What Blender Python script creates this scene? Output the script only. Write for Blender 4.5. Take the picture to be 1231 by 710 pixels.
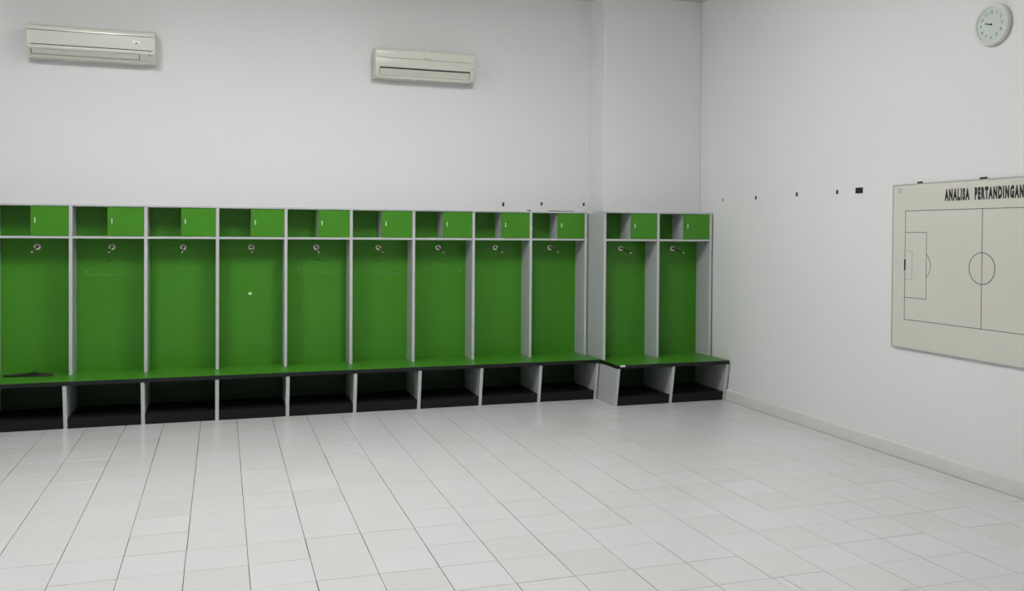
import bpy, bmesh, math, random
from mathutils import Matrix, Vector, Euler

# ------------------------------------------------------------------ clear
for o in list(bpy.data.objects):
    bpy.data.objects.remove(o, do_unlink=True)
scene = bpy.context.scene
COL = scene.collection
random.seed(7)

# ------------------------------------------------------------------ camera
CAM = (2.0079, -8.4159, 1.6550)
YAW, PITCH, ROLL, FPX = 0.31728, -0.01359, 0.00671, 1062.9
fw = Vector((math.sin(YAW) * math.cos(PITCH), math.cos(YAW) * math.cos(PITCH), math.sin(PITCH)))
r0 = Vector((math.cos(YAW), -math.sin(YAW), 0))
u0 = r0.cross(fw)
r1 = r0 * math.cos(ROLL) + u0 * math.sin(ROLL)
u1 = -r0 * math.sin(ROLL) + u0 * math.cos(ROLL)
cd = bpy.data.cameras.new('camera')
cam = bpy.data.objects.new('camera', cd)
COL.objects.link(cam)
cam.matrix_world = Matrix(((r1.x, u1.x, -fw.x, CAM[0]), (r1.y, u1.y, -fw.y, CAM[1]),
                           (r1.z, u1.z, -fw.z, CAM[2]), (0, 0, 0, 1)))
cd.sensor_fit = 'HORIZONTAL'
cd.sensor_width = 36.0
cd.lens = 36.0 * FPX / 1231.0
cd.shift_y = -59.87 / 1231.0
cd.clip_start = 0.05
scene.camera = cam

# ------------------------------------------------------------------ world, exposure
world = bpy.data.worlds.new('world')
scene.world = world
world.use_nodes = True
world.node_tree.nodes['Background'].inputs[0].default_value = (0.8, 0.85, 0.9, 1)
world.node_tree.nodes['Background'].inputs[1].default_value = 0.02
vs = scene.view_settings
vs.view_transform = 'Standard'
vs.look = 'None'
vs.exposure = 0.0
vs.gamma = 1.0
vs.use_curve_mapping = False

LAMP_SPOTS = [(0.7, -2.95), (3.65, -2.95), (0.7, -7.2), (3.8, -7.2)]  # rear pair is unseen fill light, added to lift the brightness
LAMP_GLOW, FILL_GLOW_REAR = 51.5, 16.0

# ------------------------------------------------------------------ room numbers
XR, XL = 6.84, -3.2
YB, YP, YF = 0.272, -0.100, -11.0
ZC = 4.116
XP = 5.72

# ------------------------------------------------------------------ materials
def new_mat(name):
    m = bpy.data.materials.new(name)
    m.use_nodes = True
    nt = m.node_tree
    return m, nt, nt.nodes['Principled BSDF']

def simple(name, col, rough=0.5, metal=0.0, spec=0.5, noise=0.0, nscale=20.0, bump=0.0, bscale=200.0, coat=0.0):
    m, nt, p = new_mat(name)
    p.inputs['Base Color'].default_value = (*col, 1)
    p.inputs['Roughness'].default_value = rough
    p.inputs['Metallic'].default_value = metal
    p.inputs['Specular IOR Level'].default_value = spec
    p.inputs['Coat Weight'].default_value = coat
    tc = nt.nodes.new('ShaderNodeNewGeometry')
    if noise:
        n = nt.nodes.new('ShaderNodeTexNoise')
        n.inputs['Scale'].default_value = nscale
        n.inputs['Detail'].default_value = 3
        nt.links.new(tc.outputs['Position'], n.inputs['Vector'])
        mx = nt.nodes.new('ShaderNodeMix')
        mx.data_type = 'RGBA'
        mx.inputs[6].default_value = (*[c * (1 - noise) for c in col], 1)
        mx.inputs[7].default_value = (*[min(1, c * (1 + noise)) for c in col], 1)
        nt.links.new(n.outputs['Fac'], mx.inputs[0])
        nt.links.new(mx.outputs[2], p.inputs['Base Color'])
    if bump:
        n2 = nt.nodes.new('ShaderNodeTexNoise')
        n2.inputs['Scale'].default_value = bscale
        n2.inputs['Detail'].default_value = 2
        nt.links.new(tc.outputs['Position'], n2.inputs['Vector'])
        b = nt.nodes.new('ShaderNodeBump')
        b.inputs['Strength'].default_value = bump
        b.inputs['Distance'].default_value = 0.004
        nt.links.new(n2.outputs['Fac'], b.inputs['Height'])
        nt.links.new(b.outputs['Normal'], p.inputs['Normal'])
    return m

M = {}
M['wall'] = simple('wall_paint', (0.745, 0.747, 0.745), 0.55, noise=0.02, nscale=1.3, bump=0.04, bscale=9.0, spec=0.25)
M['ceiling'] = simple('ceiling_paint', (0.66, 0.66, 0.60), 0.8, noise=0.05, nscale=3)
M['grout'] = simple('grout', (0.06, 0.058, 0.052), 0.9, noise=0.7, nscale=2.3)
M['green'] = simple('green_laminate', (0.055, 0.238, 0.015), 0.32, noise=0.04, nscale=3, spec=0.3)
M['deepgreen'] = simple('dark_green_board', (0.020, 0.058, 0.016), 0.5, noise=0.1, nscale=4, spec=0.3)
M['grey'] = simple('grey_melamine', (0.445, 0.46, 0.46), 0.42, noise=0.03, nscale=6, spec=0.35)
M['greyfront'] = simple('grey_front_face', (0.52, 0.535, 0.535), 0.42, noise=0.02, nscale=6, spec=0.35)
M['black'] = simple('black_laminate', (0.007, 0.007, 0.008), 0.5, noise=0.2, nscale=9, spec=0.25)
M['edge'] = simple('black_edging', (0.010, 0.010, 0.012), 0.45, spec=0.3)
M['chrome'] = simple('pale_chrome', (0.82, 0.80, 0.70), 0.22, metal=1.0)
M['peg'] = simple('dark_peg_metal', (0.035, 0.035, 0.03), 0.35, metal=0.4)
M['handle'] = simple('handle_metal', (0.85, 0.88, 0.85), 0.35, metal=0.3)
M['cream'] = simple('cream_plastic', (0.64, 0.64, 0.56), 0.22, noise=0.02, nscale=5, spec=0.5)
M['cream2'] = simple('pale_plastic', (0.67, 0.67, 0.595), 0.20, noise=0.02, nscale=5, spec=0.5)
M['dark'] = simple('dark_void', (0.03, 0.03, 0.03), 0.7)
M['gap'] = simple('grey_plastic', (0.20, 0.20, 0.17), 0.6)
M['board'] = simple('board_surface', (0.63, 0.62, 0.55), 0.30, noise=0.03, nscale=2.5, spec=0.4)
M['alu'] = simple('aluminium', (0.50, 0.51, 0.49), 0.4, metal=0.4)
M['ink'] = simple('black_ink', (0.012, 0.012, 0.012), 0.6)
M['line'] = simple('line_ink', (0.10, 0.10, 0.09), 0.6)
M['faint'] = simple('faint_ink', (0.36, 0.36, 0.33), 0.6)
M['clockwhite'] = simple('clock_plastic', (0.72, 0.74, 0.70), 0.3)
M['clockface'] = simple('clock_dial', (0.56, 0.62, 0.59), 0.4)
M['clockink'] = simple('clock_ink', (0.10, 0.13, 0.12), 0.6)
M['tape'] = simple('black_tape', (0.008, 0.008, 0.009), 0.6)
M['tapegrey'] = simple('grey_tape', (0.22, 0.22, 0.21), 0.7)
M['white'] = simple('white_scrap', (0.85, 0.87, 0.82), 0.5)
M['offcut'] = simple('offcut_green', (0.06, 0.11, 0.05), 0.6)
M['hangerblack'] = simple('black_hanger', (0.010, 0.011, 0.010), 0.35)
M['lamphouse'] = simple('lamp_housing', (0.8, 0.8, 0.8), 0.5)
m, nt, p = new_mat('clear_plastic')
p.inputs['Base Color'].default_value = (0.93, 0.97, 0.93, 1)
p.inputs['Transmission Weight'].default_value = 1.0
p.inputs['Roughness'].default_value = 0.12
p.inputs['IOR'].default_value = 1.35
M['clear'] = m
for key, glow in (('diffuser', LAMP_GLOW), ('fill_diffuser', FILL_GLOW_REAR)):
    m, nt, p = new_mat('lamp_' + key)
    p.inputs['Base Color'].default_value = (0.9, 0.9, 0.9, 1)
    p.inputs['Emission Color'].default_value = (0.99, 0.995, 1.0, 1)
    p.inputs['Emission Strength'].default_value = glow
    M[key] = m

TX0, TW = 0.9373, 0.3002          # tile grid: joints at TX0 + TW*k
TY0, TD = -3.2470, 0.3050

def tile_material():
    m, nt, p = new_mat('white_floor_tile')
    g = nt.nodes.new('ShaderNodeNewGeometry')
    sub = nt.nodes.new('ShaderNodeVectorMath'); sub.operation = 'SUBTRACT'
    sub.inputs[1].default_value = (TX0, TY0, 5.0)
    div = nt.nodes.new('ShaderNodeVectorMath'); div.operation = 'DIVIDE'
    div.inputs[1].default_value = (TW, TD, 50.0)
    fl = nt.nodes.new('ShaderNodeVectorMath'); fl.operation = 'FLOOR'
    wn = nt.nodes.new('ShaderNodeTexWhiteNoise'); wn.noise_dimensions = '3D'
    nt.links.new(g.outputs['Position'], sub.inputs[0])
    nt.links.new(sub.outputs[0], div.inputs[0])
    nt.links.new(div.outputs[0], fl.inputs[0])
    nt.links.new(fl.outputs[0], wn.inputs['Vector'])
    cr = nt.nodes.new('ShaderNodeValToRGB')
    e = cr.color_ramp.elements
    e[0].position = 0.0; e[0].color = (0.615, 0.603, 0.598, 1)
    e[1].position = 1.0; e[1].color = (0.658, 0.645, 0.662, 1)
    k = e.new(0.12); k.color = (0.636, 0.623, 0.620, 1)
    k = e.new(0.5); k.color = (0.644, 0.631, 0.642, 1)
    nt.links.new(wn.outputs['Value'], cr.inputs[0])
    n = nt.nodes.new('ShaderNodeTexNoise'); n.inputs['Scale'].default_value = 3.0; n.inputs['Detail'].default_value = 4
    nt.links.new(g.outputs['Position'], n.inputs['Vector'])
    mr = nt.nodes.new('ShaderNodeMapRange'); mr.inputs[3].default_value = 0.98; mr.inputs[4].default_value = 1.02
    nt.links.new(n.outputs['Fac'], mr.inputs[0])
    mul = nt.nodes.new('ShaderNodeVectorMath'); mul.operation = 'SCALE'
    nt.links.new(cr.outputs[0], mul.inputs[0]); nt.links.new(mr.outputs[0], mul.inputs['Scale'])
    nt.links.new(mul.outputs[0], p.inputs['Base Color'])
    mr2 = nt.nodes.new('ShaderNodeMapRange'); mr2.inputs[3].default_value = 0.17; mr2.inputs[4].default_value = 0.23
    nt.links.new(n.outputs['Fac'], mr2.inputs[0])
    nt.links.new(mr2.outputs[0], p.inputs['Roughness'])
    p.inputs['Specular IOR Level'].default_value = 0.4
    return m
M['tile'] = tile_material()

# ------------------------------------------------------------------ helpers
def link(name, me, parent=None, loc=(0, 0, 0)):
    o = bpy.data.objects.new(name, me)
    COL.objects.link(o)
    if parent is not None:
        o.parent = parent
        pw = PW.get(parent, Vector((0, 0, 0)))
        o.location = Vector(loc) - pw
    else:
        o.location = loc
    PW[o] = Vector(loc)
    return o
PW = {}                                   # world origins (no thing is rotated by its parent)

def tag(o, label=None, cat=None, group=None, kind=None):
    if label: o['label'] = label
    if cat: o['category'] = cat
    if group: o['group'] = group
    if kind: o['kind'] = kind
    return o

def thing(name, loc, label, cat, group=None):
    return tag(link(name, None, None, loc), label, cat, group)

def bm_mesh(bm, name, mat, smooth=False):
    me = bpy.data.meshes.new(name)
    bmesh.ops.recalc_face_normals(bm, faces=bm.faces)
    bm.to_mesh(me); bm.free()
    me.materials.append(M[mat])
    if mat == 'grey':                      # front-facing faces of grey boards take a paler grey
        me.materials.append(M['greyfront'])
        for f in me.polygons:
            if f.normal.y < -0.9: f.material_index = 1
    if smooth:
        for f in me.polygons: f.use_smooth = True
    return me

CACHE = {}
def box_mesh(dx, dy, dz, mat, bev=0.0015):
    key = (round(dx, 5), round(dy, 5), round(dz, 5), mat, bev)
    if key not in CACHE:
        bm = bmesh.new()
        bmesh.ops.create_cube(bm, size=1.0)
        bmesh.ops.scale(bm, vec=(dx, dy, dz), verts=bm.verts)
        if bev:
            bmesh.ops.bevel(bm, geom=bm.edges[:], offset=min(bev, min(dx, dy, dz) * 0.3), segments=1, affect='EDGES')
        CACHE[key] = bm_mesh(bm, 'box', mat)
    return CACHE[key]

def box(name, x0, x1, y0, y1, z0, z1, mat, parent=None, bev=0.0015):
    return link(name, box_mesh(x1 - x0, y1 - y0, z1 - z0, mat, bev), parent,
                ((x0 + x1) / 2, (y0 + y1) / 2, (z0 + z1) / 2))

def prism_x(prof, x0, x1, mat, bev=0.0):
    """profile of (y, z) extruded along x, centred on x"""
    bm = bmesh.new()
    h = (x1 - x0) / 2
    a = [bm.verts.new((-h, y, z)) for y, z in prof]
    b = [bm.verts.new((h, y, z)) for y, z in prof]
    n = len(prof)
    bm.faces.new(a); bm.faces.new(b[::-1])
    for i in range(n):
        bm.faces.new((a[i], b[i], b[(i + 1) % n], a[(i + 1) % n]))
    if bev:
        bmesh.ops.bevel(bm, geom=bm.edges[:], offset=bev, segments=2, affect='EDGES')
    me = bm_mesh(bm, 'prism', mat, True)
    me.set_sharp_from_angle(angle=math.radians(32))
    return me

def tube_bm(bm, pts, r, n=8, cap=True):
    pts = [Vector(q) for q in pts]
    rings = []
    for i, q in enumerate(pts):
        t = (pts[min(i + 1, len(pts) - 1)] - pts[max(i - 1, 0)]).normalized()
        up = Vector((0, 1, 0)) if abs(t.y) < 0.9 else Vector((1, 0, 0))
        s = t.cross(up).normalized(); v = s.cross(t)
        rr = r[i] if isinstance(r, (list, tuple)) else r
        rings.append([bm.verts.new(q + (s * math.cos(a) + v * math.sin(a)) * rr)
                      for a in [2 * math.pi * k / n for k in range(n)]])
    for A, B in zip(rings, rings[1:]):
        for k in range(n):
            bm.faces.new((A[k], A[(k + 1) % n], B[(k + 1) % n], B[k]))
    if cap:
        bm.faces.new(rings[0][::-1]); bm.faces.new(rings[-1])

def lathe(prof, mat, n=32, axis='-y'):
    """profile of (radius, height) turned about an axis; '-y' faces the room from the back wall, '-x' from the right wall"""
    bm = bmesh.new()
    rings = []
    for r, h in prof:
        ring = []
        for k in range(n):
            a = 2 * math.pi * k / n
            u, v = r * math.cos(a), r * math.sin(a)
            ring.append(bm.verts.new((u, -h, v) if axis == '-y' else (-h, u, v)))
        rings.append(ring)
    for A, B in zip(rings, rings[1:]):
        for k in range(n):
            bm.faces.new((A[k], A[(k + 1) % n], B[(k + 1) % n], B[k]))
    if prof[0][0] > 1e-6: bm.faces.new(rings[0])
    if prof[-1][0] > 1e-6: bm.faces.new(rings[-1][::-1])
    bmesh.ops.remove_doubles(bm, verts=bm.verts, dist=1e-6)
    return bm_mesh(bm, 'lathe', mat, smooth=False)

# ------------------------------------------------------------------ the setting
def structure(o):
    o['kind'] = 'structure'
    return o

floor = structure(box('floor', XL - 0.2, XR + 0.2, YF - 0.2, YB + 0.2, -0.2, -0.0035, 'grout', bev=0))
structure(box('ceiling', XL - 0.2, XR + 0.2, YF - 0.2, YB + 0.2, ZC, ZC + 0.2, 'ceiling', bev=0))
structure(box('wall_back', XL - 0.2, XR + 0.2, YB, YB + 0.2, -0.2, ZC, 'wall', bev=0))
structure(box('wall_pier', XP, XR, YP, YB, -0.0035, ZC, 'wall', bev=0.006))
structure(box('wall_right', XR, XR + 0.2, YF - 0.2, YB + 0.2, -0.2, ZC, 'wall', bev=0))
structure(box('wall_left', XL - 0.2, XL, YF - 0.2, YB + 0.2, -0.2, ZC, 'wall', bev=0))
structure(box('wall_front', XL - 0.2, XR + 0.2, YF - 0.2, YF, -0.2, ZC, 'wall', bev=0))

# floor tiles: the ones the photograph shows singly are objects, the rest one joined part
def tile_bm(bm, cx, cy, w, d, dz=0.0):
    c = 0.0007
    b0, z0, z1, z2 = -0.0035, -0.0035, -c + dz, dz
    def ring(hw, hd, z):
        return [bm.verts.new((cx + sx * hw, cy + sy * hd, z)) for sx, sy in ((-1, -1), (1, -1), (1, 1), (-1, 1))]
    A = ring(w / 2, d / 2, z0); B = ring(w / 2, d / 2, z1); C = ring(w / 2 - c, d / 2 - c, z2)
    for P, Q in ((A, B), (B, C)):
        for k in range(4):
            bm.faces.new((P[k], P[(k + 1) % 4], Q[(k + 1) % 4], Q[k]))
    bm.faces.new(C)

GAP = 0.0036
TILE_MESHES = []
for v in range(6):
    bm = bmesh.new()
    g = GAP * (0.8, 1.2, 0.9, 1.1, 0.7, 1.0)[v]
    g2 = GAP * (0.35, 0.5, 0.7, 0.9, 0.45, 1.2)[v]
    tile_bm(bm, 0, 0, TW - g, TD - g2)
    TILE_MESHES.append(bm_mesh(bm, 'tile', 'tile'))

def shows(x, y):                          # roughly the patch of floor the photograph covers
    d = Vector((x, y, 0)) - Vector(CAM)
    z = d.dot(fw)
    if z < 0.3: return False
    a, b = d.dot(r1) / z * FPX, -d.dot(u1) / z * FPX - 59.87
    return abs(a) < 640 and b < 375

edge_front = lambda x: -0.62 if x > 5.6 else -0.24
tiles, rest = [], []
for i in range(-14, 20):
    xa = TX0 + TW * i
    for j in range(-26, 12):
        ya = TY0 + TD * j
        cx, cy = xa + TW / 2, ya + TD / 2
        x_hi = min(xa + TW, XR - 0.023)
        if x_hi - xa < 0.03 or xa < XL: continue
        if cy < YF + 0.15 or ya + TD > YB - 0.0: continue
        if cy > edge_front(cx) + 0.15:
            rest.append((xa, x_hi, ya)); continue
        (tiles if shows(cx, cy) else rest).append((xa, x_hi, ya))
tiles.sort(key=lambda t: (t[0] - CAM[0]) ** 2 + (t[2] - CAM[1]) ** 2)
rest += tiles[300:]; tiles = tiles[:300]
rnd = random.Random(3)
split_done = False
for xa, xb, ya in tiles:
    pieces = [(xa, xb)]
    if abs(xa - (TX0 + 12 * TW)) < 0.01 and ya < -4.9 and ya > -5.2:
        pieces = [(xa, xa + 0.052), (xa + 0.052, xb)]      # the cracked tile by the front of the picture
    for pa, pb in pieces:
        if abs((pb - pa) - TW) < 1e-6:
            me = rnd.choice(TILE_MESHES)
        else:
            bm = bmesh.new(); tile_bm(bm, 0, 0, pb - pa - GAP, TD - GAP); me = bm_mesh(bm, 'tile', 'tile')
        o = link('tile', me, floor, ((pa + pb) / 2 + rnd.uniform(-.0006, .0006), ya + TD / 2 + rnd.uniform(-.0008, .0008), rnd.uniform(-.0003, .0003)))
        o.rotation_euler = (rnd.uniform(-.0009, .0009), rnd.uniform(-.0009, .0009), rnd.uniform(-.0008, .0008))
bm = bmesh.new()
for xa, xb, ya in rest:
    tile_bm(bm, (xa + xb) / 2, ya + TD / 2, xb - xa - GAP, TD - GAP * 0.6)
o = link('tile_field', bm_mesh(bm, 'tile_field', 'tile'), floor, (0, 0, 0))
o['kind'] = 'stuff'

# baseboard along the right wall
prof = [(0, 0), (-0.018, 0), (-0.018, 0.092), (-0.014, 0.104), (-0.006, 0.109), (0, 0.109)]
bm = bmesh.new()
ya, yb = YF, -0.385
A = [bm.verts.new((x, ya, z)) for x, z in prof]; B = [bm.verts.new((x, yb, z)) for x, z in prof]
bm.faces.new(A); bm.faces.new(B[::-1])
for k in range(len(prof)):
    bm.faces.new((A[k], B[k], B[(k + 1) % len(prof)], A[(k + 1) % len(prof)]))
M['skirt'] = simple('skirting', (0.66, 0.655, 0.625), 0.45, noise=0.06, nscale=7)
structure(link('baseboard_right', bm_mesh(bm, 'baseboard', 'skirt'), None, (XR, 0, -0.001)))

# ------------------------------------------------------------------ lockers
T = 0.028                                  # divider thickness
ZTOP, ZSH, ZSEAT = 1.8835, 1.598, 0.4074

def make_hook():
    ros = lathe([(0.0, 0.0), (0.029, 0.0), (0.030, 0.003), (0.026, 0.008), (0.016, 0.010), (0.013, 0.006), (0.009, 0.006), (0.009, 0.016), (0.0, 0.016)], 'chrome', 24)
    bm = bmesh.new()
    tube_bm(bm, [(0, -0.010, 0), (0, -0.03, -0.001), (0, -0.205, -0.040), (0, -0.232, -0.043)], [0.012, 0.0058, 0.0048, 0.0046], 8)
    peg = bm_mesh(bm, 'peg', 'peg', True)
    bm = bmesh.new()
    bmesh.ops.create_uvsphere(bm, u_segments=12, v_segments=8, radius=0.0085)
    tip = bm_mesh(bm, 'peg_tip', 'chrome', True)
    return ros, peg, tip
ROS, PEG, TIP = make_hook()
HANDLE_BM = None

def locker_bank(root, xs, yf, yb_panel, wall_y, first_deep=None):
    """xs: divider centres; yf: front plane; yb_panel: face of the back panels"""
    x0, x1 = xs[0] - T / 2, xs[-1] + T / 2
    dy = yf
    for i, x in enumerate(xs):
        yb = first_deep if (first_deep and i == 0) else wall_y - 0.002
        box('divider', x - T / 2, x + T / 2, dy, yb, ZSEAT, ZTOP - 0.016, 'grey', root)
    box('top_panel', x0, x1, dy - 0.001, wall_y - 0.002, ZTOP - 0.016, ZTOP, 'grey', root)
    for a, b in zip(xs, xs[1:]):
        l, r = a + T / 2, b - T / 2
        c = (a + b) / 2
        box('back_panel', l, r, yb_panel, wall_y - 0.003, ZSEAT, ZTOP - 0.016, 'green', root, bev=0)
        box('shelf', l, r, dy + 0.001, yb_panel, ZSH - 0.010, ZSH + 0.010, 'grey', root)
        box('partition', c - 0.007, c + 0.009, dy + 0.019, yb_panel, ZSH + 0.010, ZTOP - 0.016, 'grey', root)
        d = box('door', c - 0.009, r - 0.002, dy, dy + 0.018, ZSH + 0.0125, ZTOP - 0.020, 'green', root, bev=0.001)
        # little upright pull: a raised bar on two feet
        hx, hz = c + 0.027, 1.742
        bm = bmesh.new()
        for (sx, sy, sz, ox, oy, oz) in ((0.008, 0.004, 0.042, 0, -0.014, 0), (0.006, 0.013, 0.006, 0, -0.0065, 0.014), (0.006, 0.013, 0.006, 0, -0.0065, -0.014)):
            q = bmesh.ops.create_cube(bm, size=1.0)['verts']
            bmesh.ops.scale(bm, vec=(sx, sy, sz), verts=q)
            bmesh.ops.translate(bm, vec=(ox, oy, oz), verts=q)
        link('handle', bm_mesh(bm, 'handle', 'handle'), d, (hx, dy, hz))
        hk = link('coat_hook', ROS, root, (c, yb_panel, 1.512))
        link('peg', PEG, hk, (c, yb_panel, 1.512))
        link('peg_tip', TIP, hk, (c, yb_panel - 0.236, 1.469))

XS_L = [0.772 + 0.6 * k for k in range(-3, 9)]
XS_R = [5.616, 6.204, 6.806]
SHIFT = -0.381
bankL = thing('locker_bank', ((XS_L[0] + XS_L[-1]) / 2, 0.12, ZSEAT), 'long row of open green locker bays with pale grey dividers on the long bench', 'locker')
locker_bank(bankL, XS_L, 0.0, 0.252, YB)
bankR = thing('locker_bank', ((XS_R[0] + XS_R[-1]) / 2, -0.24, ZSEAT), 'pair of green locker bays set forward in the room corner', 'locker')
locker_bank(bankR, XS_R, SHIFT, -0.118, YP, first_deep=YP - 0.002)
box('filler_panel', XS_R[0] - T / 2, XS_R[0] + T / 2, YP - 0.002, 0.25, ZSEAT, ZTOP - 0.016, 'grey', bankR)

# ------------------------------------------------------------------ benches
def bench(root, xs, xa, xb, y_seat, y_top, y_bot, wall_y, y_back, left_band=False, left_to=None):
    ZU = 0.3715
    seat = box('seat', xa, xb, y_seat + 0.002, wall_y - 0.002, ZU, ZSEAT - 0.0005, 'green', root, bev=0.001)
    band = box('edge_band', xa, xb, y_seat, y_seat + 0.002, ZU - 0.001, ZSEAT - 0.0022, 'edge', seat, bev=0)
    if left_band:
        box('edge_band', xa - 0.002, xa, y_seat, left_to, ZU - 0.001, ZSEAT - 0.0022, 'edge', seat, bev=0)
    for x in xs:
        pr = [(y_bot, 0), (y_top, ZU), (wall_y - 0.003, ZU), (wall_y - 0.003, 0)]
        key = ('bd', y_bot, y_top, wall_y)
        if key not in CACHE: CACHE[key] = prism_x(pr, -T / 2 - 0.001, T / 2 + 0.001, 'grey')
        link('bench_divider', CACHE[key], root, (x, 0, 0.0005))
    for a, b in zip(xs, xs[1:]):
        l, r = a + T / 2 + 0.001, b - T / 2 - 0.001
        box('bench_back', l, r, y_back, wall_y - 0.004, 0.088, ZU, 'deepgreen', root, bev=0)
        sl = (y_top - y_bot) / ZU
        pr = [(y_bot + 0.004, 0), (y_bot + 0.004 + sl * 0.088, 0.088), (wall_y - 0.004, 0.088), (wall_y - 0.004, 0)]
        key = ('pl', y_bot, round(r - l, 4))
        if key not in CACHE: CACHE[key] = prism_x(pr, -(r - l) / 2, (r - l) / 2, 'black')
        link('plinth', CACHE[key], root, ((l + r) / 2, 0, 0.0005))
    return seat

benchL = thing('bench', ((XS_L[0] + XS_L[-1]) / 2, 0.0, 0), 'long green-topped bench with black edge and dark shoe bays beneath', 'bench')
bench(benchL, XS_L, XS_L[0] - T / 2, XS_R[0] - T / 2 - 0.005, -0.330, -0.326, -0.262, YB, 0.252)
benchR = thing('bench', ((XS_R[0] + XS_R[-1]) / 2, -0.4, 0), 'short green-topped two-bay bench jutting forward beside the whiteboard wall', 'bench')
sR = bench(benchR, XS_R, XS_R[0] - T / 2 - 0.002, 6.820, -0.735, -0.729, -0.660, YP, -0.118, True, -0.331)
tp = box('tape_patch', 5.625, 5.680, -0.7375, -0.735, 0.388, 0.404, 'white', sR, bev=0.0005)
tp['label'] = 'white scrap of tape on the black edge'

# ------------------------------------------------------------------ air conditioners
def air_conditioner(name, x0, x1, zb, wall_y, style, label):
    cx = (x0 + x1) / 2
    root = thing(name, (cx, wall_y, zb), label, 'air conditioner', 'wall air conditioners')
    def part(nm, prof, mat, a=x0, b=x1, parent=None, bev=0.0):
        return link(nm, prism_x([(-d, z) for d, z in prof], a, b, mat, bev), parent or root, ((a + b) / 2, wall_y, zb))
    if style == 'round':
        part('body', [(0.001, 0.012), (0.001, 0.272), (0.05, 0.278), (0.150, 0.262), (0.186, 0.240), (0.190, 0.09), (0.176, 0.072), (0.105, 0.014), (0.05, 0.004)], 'dark', x0 + 0.006, x1 - 0.006)  # dark core colour paints the shade into the seams between covers
        part('top_cover', [(0.001, 0.228), (0.001, 0.278), (0.06, 0.285), (0.120, 0.285), (0.145, 0.282), (0.165, 0.276), (0.180, 0.271), (0.190, 0.265), (0.1960, 0.258), (0.1988, 0.250), (0.2002, 0.240), (0.2003, 0.229), (0.185, 0.228)], 'cream2', bev=0.0)
        part('front_panel', [(0.180, 0.108), (0.180, 0.224), (0.2000, 0.224), (0.2025, 0.220), (0.1990, 0.165), (0.1950, 0.108)], 'cream2')
        part('lower_lip', [(0.170, 0.101), (0.196, 0.101), (0.202, 0.098), (0.2045, 0.092), (0.2035, 0.083), (0.200, 0.075), (0.192, 0.069), (0.185, 0.067), (0.165, 0.075)], 'cream2')
        part('side_cover', [(0.001, 0.0), (0.001, 0.274), (0.10, 0.276), (0.180, 0.250), (0.194, 0.215), (0.194, 0.100), (0.189, 0.074), (0.115, 0.0)], 'cream', x0 - 0.004, x0 + 0.022)
        part('side_cover', [(0.001, 0.0), (0.001, 0.274), (0.10, 0.276), (0.180, 0.250), (0.194, 0.215), (0.194, 0.100), (0.189, 0.074), (0.115, 0.0)], 'cream', x1 - 0.022, x1 + 0.004)
        part('louver', [(0.190, 0.062), (0.152, 0.028), (0.145, 0.034), (0.182, 0.068)], 'cream', x0 + 0.03, x1 - 0.13)
        part('lower_cover', [(0.192, 0.065), (0.148, 0.024), (0.138, 0.032), (0.184, 0.074)], 'cream', x1 - 0.125, x1 - 0.022)
        part('bottom_pan', [(0.001, 0.0), (0.118, 0.0), (0.146, 0.022), (0.138, 0.030), (0.001, 0.012)], 'cream', x0 + 0.02, x1 - 0.02)
        dsp = box('display', x1 - 0.185, x1 - 0.118, wall_y - 0.2045, wall_y - 0.1985, zb + 0.155, zb + 0.187, 'white', root, bev=0.001)
        box('sensor', x1 - 0.157, x1 - 0.143, wall_y - 0.2062, wall_y - 0.204, zb + 0.157, zb + 0.170, 'dark', dsp, bev=0.0005)
        box('sensor', x1 - 0.050, x1 - 0.035, wall_y - 0.192, wall_y - 0.184, zb + 0.060, zb + 0.068, 'dark', root, bev=0.0005)
    else:
        part('body', [(0.001, 0.010), (0.001, 0.276), (0.05, 0.280), (0.182, 0.268), (0.186, 0.09), (0.160, 0.05), (0.10, 0.006)], 'dark', x0 + 0.008, x1 - 0.008)  # core coloured dark so the slit and seams look shaded
        part('top_cover', [(0.001, 0.186), (0.001, 0.278), (0.05, 0.285), (0.140, 0.285), (0.158, 0.283), (0.173, 0.281), (0.186, 0.277), (0.193, 0.272), (0.1970, 0.265), (0.1990, 0.256), (0.2001, 0.246), (0.2004, 0.236), (0.1995, 0.222), (0.1960, 0.188), (0.175, 0.186)], 'cream2')
        part('front_panel', [(0.150, 0.100), (0.150, 0.184), (0.1945, 0.184), (0.1945, 0.150), (0.1925, 0.112), (0.190, 0.100)], 'cream')
        part('louver', [(0.191, 0.083), (0.150, 0.026), (0.142, 0.030), (0.182, 0.086)], 'cream', x0 + 0.045, x1 - 0.045)
        side = [(0.001, 0.0), (0.001, 0.270), (0.10, 0.276), (0.180, 0.250), (0.1915, 0.205), (0.1905, 0.100), (0.183, 0.070), (0.150, 0.012), (0.10, 0.0)]
        part('side_cover', side, 'cream', x0 - 0.002, x0 + 0.040)
        part('side_cover', side, 'cream', x1 - 0.040, x1 + 0.002)
        part('bottom_pan', [(0.001, 0.0), (0.140, 0.0), (0.152, 0.024), (0.001, 0.024)], 'cream', x0 + 0.03, x1 - 0.03)
        lg = box('brand_plate', cx - 0.022, cx + 0.045, wall_y - 0.1985, wall_y - 0.196, zb + 0.196, zb + 0.203, 'faint', root, bev=0)
        box('brand_plate', cx - 0.028, cx - 0.012, wall_y - 0.2008, wall_y - 0.1985, zb + 0.226, zb + 0.236, 'faint', root, bev=0)
        box('sensor', x1 - 0.034, x1 - 0.016, wall_y - 0.1935, wall_y - 0.189, zb + 0.122, zb + 0.130, 'dark', root, bev=0.0005)
    return root

air_conditioner('air_conditioner', 0.424, 1.438, 3.150, YB, 'round', 'cream wall air conditioner with small white display panel near its end')
air_conditioner('air_conditioner', 3.410, 4.392, 3.156, YB, 'slot', 'cream wall air conditioner with a dark slit above its louver')

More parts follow.
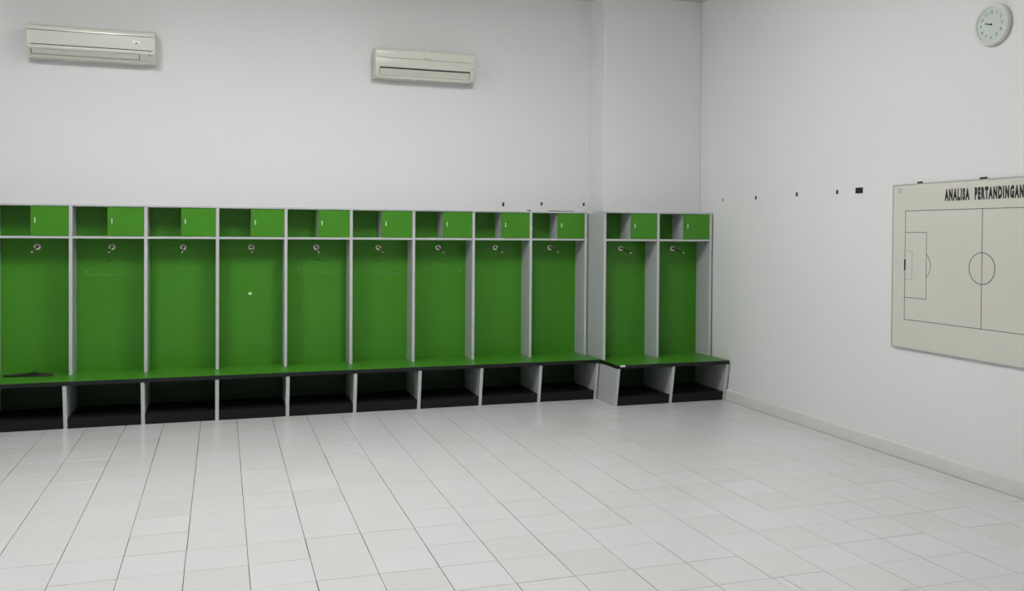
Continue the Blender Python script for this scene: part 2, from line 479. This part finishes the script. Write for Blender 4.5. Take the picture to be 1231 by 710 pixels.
# ------------------------------------------------------------------ text helper
DG = None
def text_mesh(body, mat, cap_h, width=None, offset=0.0, depth=0.0004, spacing=1.0):
    """flat lettering in local x (reading direction), y (up); origin at lower left of the capitals"""
    cu = bpy.data.curves.new('lettering', 'FONT')
    cu.body = body; cu.size = 1.0; cu.offset = offset; cu.extrude = 0.0; cu.resolution_u = 3; cu.space_character = spacing
    ob = bpy.data.objects.new('lettering', cu)
    COL.objects.link(ob)
    dg = bpy.context.evaluated_depsgraph_get()
    me = bpy.data.meshes.new_from_object(ob.evaluated_get(dg))
    bpy.data.objects.remove(ob, do_unlink=True)
    xs = [v.co.x for v in me.vertices]; ys = [v.co.y for v in me.vertices]
    ax, bx, ay, by = min(xs), max(xs), min(ys), max(ys)
    sy = cap_h / (by - ay)
    sx = (width / (bx - ax)) if width else sy
    for v in me.vertices:
        v.co = ((v.co.x - ax) * sx, (v.co.y - ay) * sy, depth)
    me.materials.clear(); me.materials.append(M[mat])
    me['w'] = (bx - ax) * sx
    return me
def on_right_wall(o):                      # local x -> -Y, local y -> Z, local z -> -X
    o.rotation_euler = Matrix(((0, 0, -1), (-1, 0, 0), (0, 1, 0))).to_euler()
    return o

# ------------------------------------------------------------------ whiteboard
YA, YZ, ZB0, ZB1 = -2.967, -4.625, 0.824, 2.040
XF = 6.822
wb = thing('whiteboard', (XR, (YA + YZ) / 2, ZB0), 'tactics whiteboard with black football pitch lines and heading on the white wall', 'whiteboard')
box('board_panel', XF, XR - 0.001, YZ, YA, ZB0, ZB1, 'board', wb, bev=0.001)
F = 0.007
for nm, (a, b, c, d) in (('l', (YA - F, YA, ZB0, ZB1)), ('r', (YZ, YZ + F, ZB0, ZB1)), ('t', (YZ + F, YA - F, ZB1 - F, ZB1)), ('b', (YZ + F, YA - F, ZB0, ZB0 + F))):
    box('frame_rail', XF - 0.004, XR - 0.001, a, b, c, d, 'alu', wb, bev=0.001)

def marking(name, segs, w, mat, lift=0.0):
    """segs: polylines in (y, z); flat printed strokes of width w on the board face"""
    bm = bmesh.new()
    for pl in segs:
        for (ya, za), (yb, zb) in zip(pl, pl[1:]):
            t = Vector((yb - ya, zb - za)); 
            if t.length < 1e-6: continue
            t.normalize(); n = Vector((-t.y, t.x)) * (w / 2); e = t * (w / 2)
            q = [(ya - e.x + n.x, za - e.y + n.y), (yb + e.x + n.x, zb + e.y + n.y), (yb + e.x - n.x, zb + e.y - n.y), (ya - e.x - n.x, za - e.y - n.y)]
            f = [bm.verts.new((0, y - YA, z - ZB0)) for y, z in q]
            g = [bm.verts.new((0.0007, y - YA, z - ZB0)) for y, z in q]
            bm.faces.new(f); bm.faces.new(g[::-1])
            for k in range(4): bm.faces.new((f[k], f[(k + 1) % 4], g[(k + 1) % 4], g[k]))
    return link(name, bm_mesh(bm, name, mat), wb, (XF - 0.0008 - lift, YA, ZB0))

P0, P1, PM, PT, PBm = -3.098, -4.495, -3.796, 1.8425, 1.0395
zc = 1.4435
arc = lambda cy, cz, r, a0, a1, n: [(cy + r * math.cos(math.radians(a0 + (a1 - a0) * k / n)), cz + r * math.sin(math.radians(a0 + (a1 - a0) * k / n))) for k in range(n + 1)]
marking('pitch_boundary', [[(P0, PT), (P1, PT), (P1, PBm), (P0, PBm), (P0, PT)]], 0.0048, 'line')
marking('halfway_line', [[(PM, PT), (PM, PBm)]], 0.0050, 'line')
marking('centre_circle', [arc(PM, zc, 0.106, 0, 360, 40)], 0.0050, 'line')
for s, g in ((1, P0), (-1, P1)):
    marking('penalty_area', [[(g, zc + 0.240), (g - s * 0.209, zc + 0.240), (g - s * 0.209, zc - 0.240), (g, zc - 0.240)]], 0.0044, 'line')
    marking('goal_area', [[(g, zc + 0.105), (g - s * 0.069, zc + 0.105), (g - s * 0.069, zc - 0.105), (g, zc - 0.105)]], 0.0036, 'faint')
    c = g - s * 0.147
    a0 = math.degrees(math.acos(0.062 / 0.102))
    marking('penalty_arc', [arc(c, zc, 0.102, 180 - a0, 180 + a0, 12) if s == 1 else arc(c, zc, 0.102, -a0, a0, 12)], 0.0044, 'line')
    marking('goal', [[(g, zc + 0.033), (g, zc - 0.033)]], 0.016, 'ink', 0.0006)
for word, ys, w in (('ANALISA', -3.469, 0.218), ('PERTANDINGAN', -3.729, 0.385)):
    me = text_mesh(word, 'ink', 0.086, w, offset=0.072, spacing=1.34)
    on_right_wall(link('lettering', me, wb, (XF - 0.0004, ys, 1.9025)))
st = box('sticker', XF - 0.0010, XF, -3.066, -3.012, 1.980, 2.020, 'board', wb, bev=0)
for k, (l0, l1) in enumerate(((0.004, 0.050), (0.010, 0.050), (0.008, 0.040))):
    box('sticker_print', XF - 0.0016, XF - 0.0009, -3.012 - l1, -3.012 - l0, 2.010 - 0.012 * k - 0.006, 2.010 - 0.012 * k, 'faint', st, bev=0)
for yc, w in ((-3.232, 0.030), (-3.795, 0.044)):
    box('mounting_clip', XF - 0.006, XR - 0.001, yc - w / 2, yc + w / 2, ZB1 - 0.001, ZB1 + 0.012, 'ink', wb, bev=0.001)

# ------------------------------------------------------------------ wall clock
CY, CZ, CR = -3.855, 3.050, 0.139
ck = thing('wall_clock', (XR, CY, CZ - CR), 'round white wall clock with pale grey dial high above the whiteboard', 'clock')
def on_clock(nm, prof, mat, parent=ck, n=48):
    return link(nm, lathe(prof, mat, n, '-x'), parent, (XR, CY, CZ))
on_clock('case', [(0.128, 0.001), (CR - 0.002, 0.004), (CR, 0.026), (CR - 0.003, 0.036), (CR - 0.012, 0.042), (CR - 0.022, 0.036), (CR - 0.026, 0.026), (0.0, 0.026)], 'clockwhite')
dial = on_clock('dial', [(0.0, 0.0275), (0.112, 0.0275), (0.112, 0.0262)], 'clockface')
for h in range(1, 13):
    a = math.radians(90 - 30 * h)
    me = text_mesh(str(h), 'clockink', 0.022, None, offset=0.012)
    w = me['w']
    y = CY - (0.084 * math.cos(a)) + w / 2
    z = CZ + 0.084 * math.sin(a) - 0.011
    on_right_wall(link('numeral', me, dial, (XR - 0.0278, y, z)))
def hand(nm, ang, length, w, lift):
    a = math.radians(90 - ang)
    bm = bmesh.new()
    q = bmesh.ops.create_cube(bm, size=1.0)['verts']
    bmesh.ops.scale(bm, vec=(0.0012, length, w), verts=q)
    bmesh.ops.translate(bm, vec=(0, -length * 0.38, 0), verts=q)
    o = link(nm, bm_mesh(bm, nm, 'ink'), ck, (XR - lift, CY, CZ))
    o.rotation_euler = (-a, 0, 0)
    return o
hand('hour_hand', 286, 0.058, 0.007, 0.0300)
hand('minute_hand', 283, 0.030, 0.004, 0.0320)
on_clock('hub', [(0.0, 0.034), (0.006, 0.034), (0.006, 0.0276)], 'ink', n=16)

# ------------------------------------------------------------------ bits stuck on the walls
def tab(name, wall, a, z, w, h, mat, label, group=None):
    if wall == 'back':
        o = box(name, a - w / 2, a + w / 2, YB - 0.006, YB - 0.0005, z - h / 2, z + h / 2, mat, None, bev=0.001)
    else:
        o = box(name, XR - 0.006, XR - 0.0005, a - w / 2, a + w / 2, z - h / 2, z + h / 2, mat, None, bev=0.001)
    return tag(o, label, 'tape', group)
for x, z, h, txt in ((4.762, 1.955, 0.040, 'tallest black tape tab above the long locker row, farthest from the wall pier'),
                     (5.181, 1.968, 0.034, 'middle one of three black tape tabs on the wall above the long locker row'),
                     (5.658, 1.970, 0.033, 'small black tape tab above the long locker row, beside the wall pier')):
    tab('tape_tab', 'back', x, z, 0.020, h, 'tape', txt, 'tabs above the long locker row')
for y, z, txt in ((-1.138, 2.012, 'narrow black tape tab next to the faint grey one by the corner lockers'),
                  (-1.769, 2.019, 'middle one of three narrow black tape tabs between corner lockers and whiteboard'),
                  (-2.309, 2.016, 'narrow black tape tab right beside the larger square black patch')):
    tab('tape_tab', 'right', y, z, 0.022, 0.034, 'tape', txt, 'tabs between lockers and whiteboard')
tab('tape_tab', 'right', -0.556, 2.013, 0.014, 0.030, 'tapegrey', 'faint grey tape tab on the wall near the corner locker end', None)
tab('tape_patch', 'right', -2.574, 2.018, 0.082, 0.046, 'tape', 'larger square black tape patch on the wall next to the whiteboard', None)

# ------------------------------------------------------------------ bits lying about
def hanger_bm(half=0.185, drop=0.085, bar=0.035, r=0.0034):
    bm = bmesh.new()
    hook = [(0.017 * math.cos(a) , 0, 0.0 + 0.017 * math.sin(a)) for a in [math.radians(t) for t in range(200, -91, -29)]]
    hook = [(-0.016, 0, -0.008)] + hook[1:-1] + [(0.004, 0, -0.020), (0.0, 0, -0.034), (0, 0, -0.070)]
    tube_bm(bm, hook, r * 0.8, 6)
    z0 = -0.070
    body = [(0, 0, z0), (half * .5, 0, z0 - drop * .45), (half * .92, 0, z0 - drop * .92), (half, 0, z0 - drop - 0.004), (half * .98, 0, z0 - drop - bar * .7), (half * .90, 0, z0 - drop - bar)]
    loop = body + [(-x, y, z) for x, y, z in body[::-1]]
    tube_bm(bm, loop, r, 6)
    return bm
clear_mesh = bm_mesh(hanger_bm(), 'clothes_hanger', 'clear', True)
for bay, y, rz, txt in ((2, 0.040, 0.06, 'clear plastic hanger in the bay beside the black hanger on the seat'),
                        (5, 0.075, -0.10, 'clear plastic hanger in the locker bay right next to the white putty blob bay'),
                        (6, 0.018, 0.03, 'clear plastic hanger hung two locker bays away from the white putty blob'),
                        (7, 0.030, 0.10, 'clear plastic hanger hung three locker bays away from the white putty blob')):
    cx = 0.772 + 0.6 * (bay - 1.5)
    zrod = 1.512 - 0.040 * (0.252 - 0.03 - y) / 0.175 - 0.0005
    o = link('clothes_hanger', clear_mesh, None, (cx, y, zrod - 0.009))
    o.rotation_euler = (0, 0, rz)
    tag(o, txt, 'hanger', 'clear hangers in the green bays')
bmh = hanger_bm(0.19, 0.075, 0.03, 0.0085)
bmesh.ops.rotate(bmh, cent=(0, 0, 0), matrix=Matrix.Rotation(math.radians(-90), 3, 'X'), verts=bmh.verts)
lowest = min(v.co.z for v in bmh.verts)
o = link('clothes_hanger', bm_mesh(bmh, 'clothes_hanger', 'hangerblack', True), None, (0.452, 0.205, ZSEAT - lowest + 0.0003))
o.rotation_euler = (0, 0, math.radians(-6))
tag(o, 'thin black clothes hanger lying flat on the green bench seat', 'hanger')

bm = bmesh.new()
bmesh.ops.create_uvsphere(bm, u_segments=12, v_segments=8, radius=1.0)
for v in bm.verts:
    v.co = (v.co.x * 0.013 * (1.15 - 0.3 * v.co.z), v.co.y * 0.006, v.co.z * 0.013)
tag(link('putty_blob', bm_mesh(bm, 'putty_blob', 'white', True), None, (2.262, 0.2465, 1.076)), 'small white putty blob stuck on the green back panel of a bay', 'putty')
bm = bmesh.new()
q = bmesh.ops.create_cube(bm, size=1.0)['verts']
bmesh.ops.scale(bm, vec=(0.275, 0.03, 0.006), verts=q)
bmesh.ops.subdivide_edges(bm, edges=[e for e in bm.edges if abs(e.verts[0].co.x - e.verts[1].co.x) > 0.1], cuts=5)
for v in bm.verts: v.co.z += 0.003 * math.sin(v.co.x * 17) ** 2; v.co.y += 0.004 * math.sin(v.co.x * 11)
tag(link('offcut_strip', bm_mesh(bm, 'offcut_strip', 'offcut'), None, (5.31, 0.03, ZTOP + 0.0032)), 'thin dark green offcut strip lying on top of the long locker row', 'offcut')
tag(box('rubber_scrap', 4.945, 4.980, 0.015, 0.045, ZTOP + 0.0002, ZTOP + 0.011, 'tape', None, bev=0.003), 'tiny black scrap lying on top of the long locker row', 'scrap')

# ------------------------------------------------------------------ ceiling lamps and added rear fill
def ceiling_lamp_or_fill(x, y, label):
    t = thing('ceiling_lamp_or_fill', (x, y, ZC), label, 'lamp', 'ceiling lamps')
    box('housing', x - 0.20, x + 0.20, y - 0.64, y + 0.64, ZC - 0.03, ZC - 0.0005, 'lamphouse', t, bev=0.004)
    box('diffuser', x - 0.19, x + 0.19, y - 0.63, y + 0.63, ZC - 0.095, ZC - 0.0305, 'diffuser' if y > -5 else 'fill_diffuser', t, bev=0.003)  # rear boxes are added fill, not known fixtures
for (x, y), txt in zip(LAMP_SPOTS, ('white box ceiling lamp facing the air conditioner with the display panel', 'white box ceiling lamp facing the air conditioner with the dark slit',
                                      'added dim fill light box behind the lamp facing the display air conditioner', 'added dim fill light box behind the lamp facing the slit air conditioner')):
    ceiling_lamp_or_fill(x, y, txt)
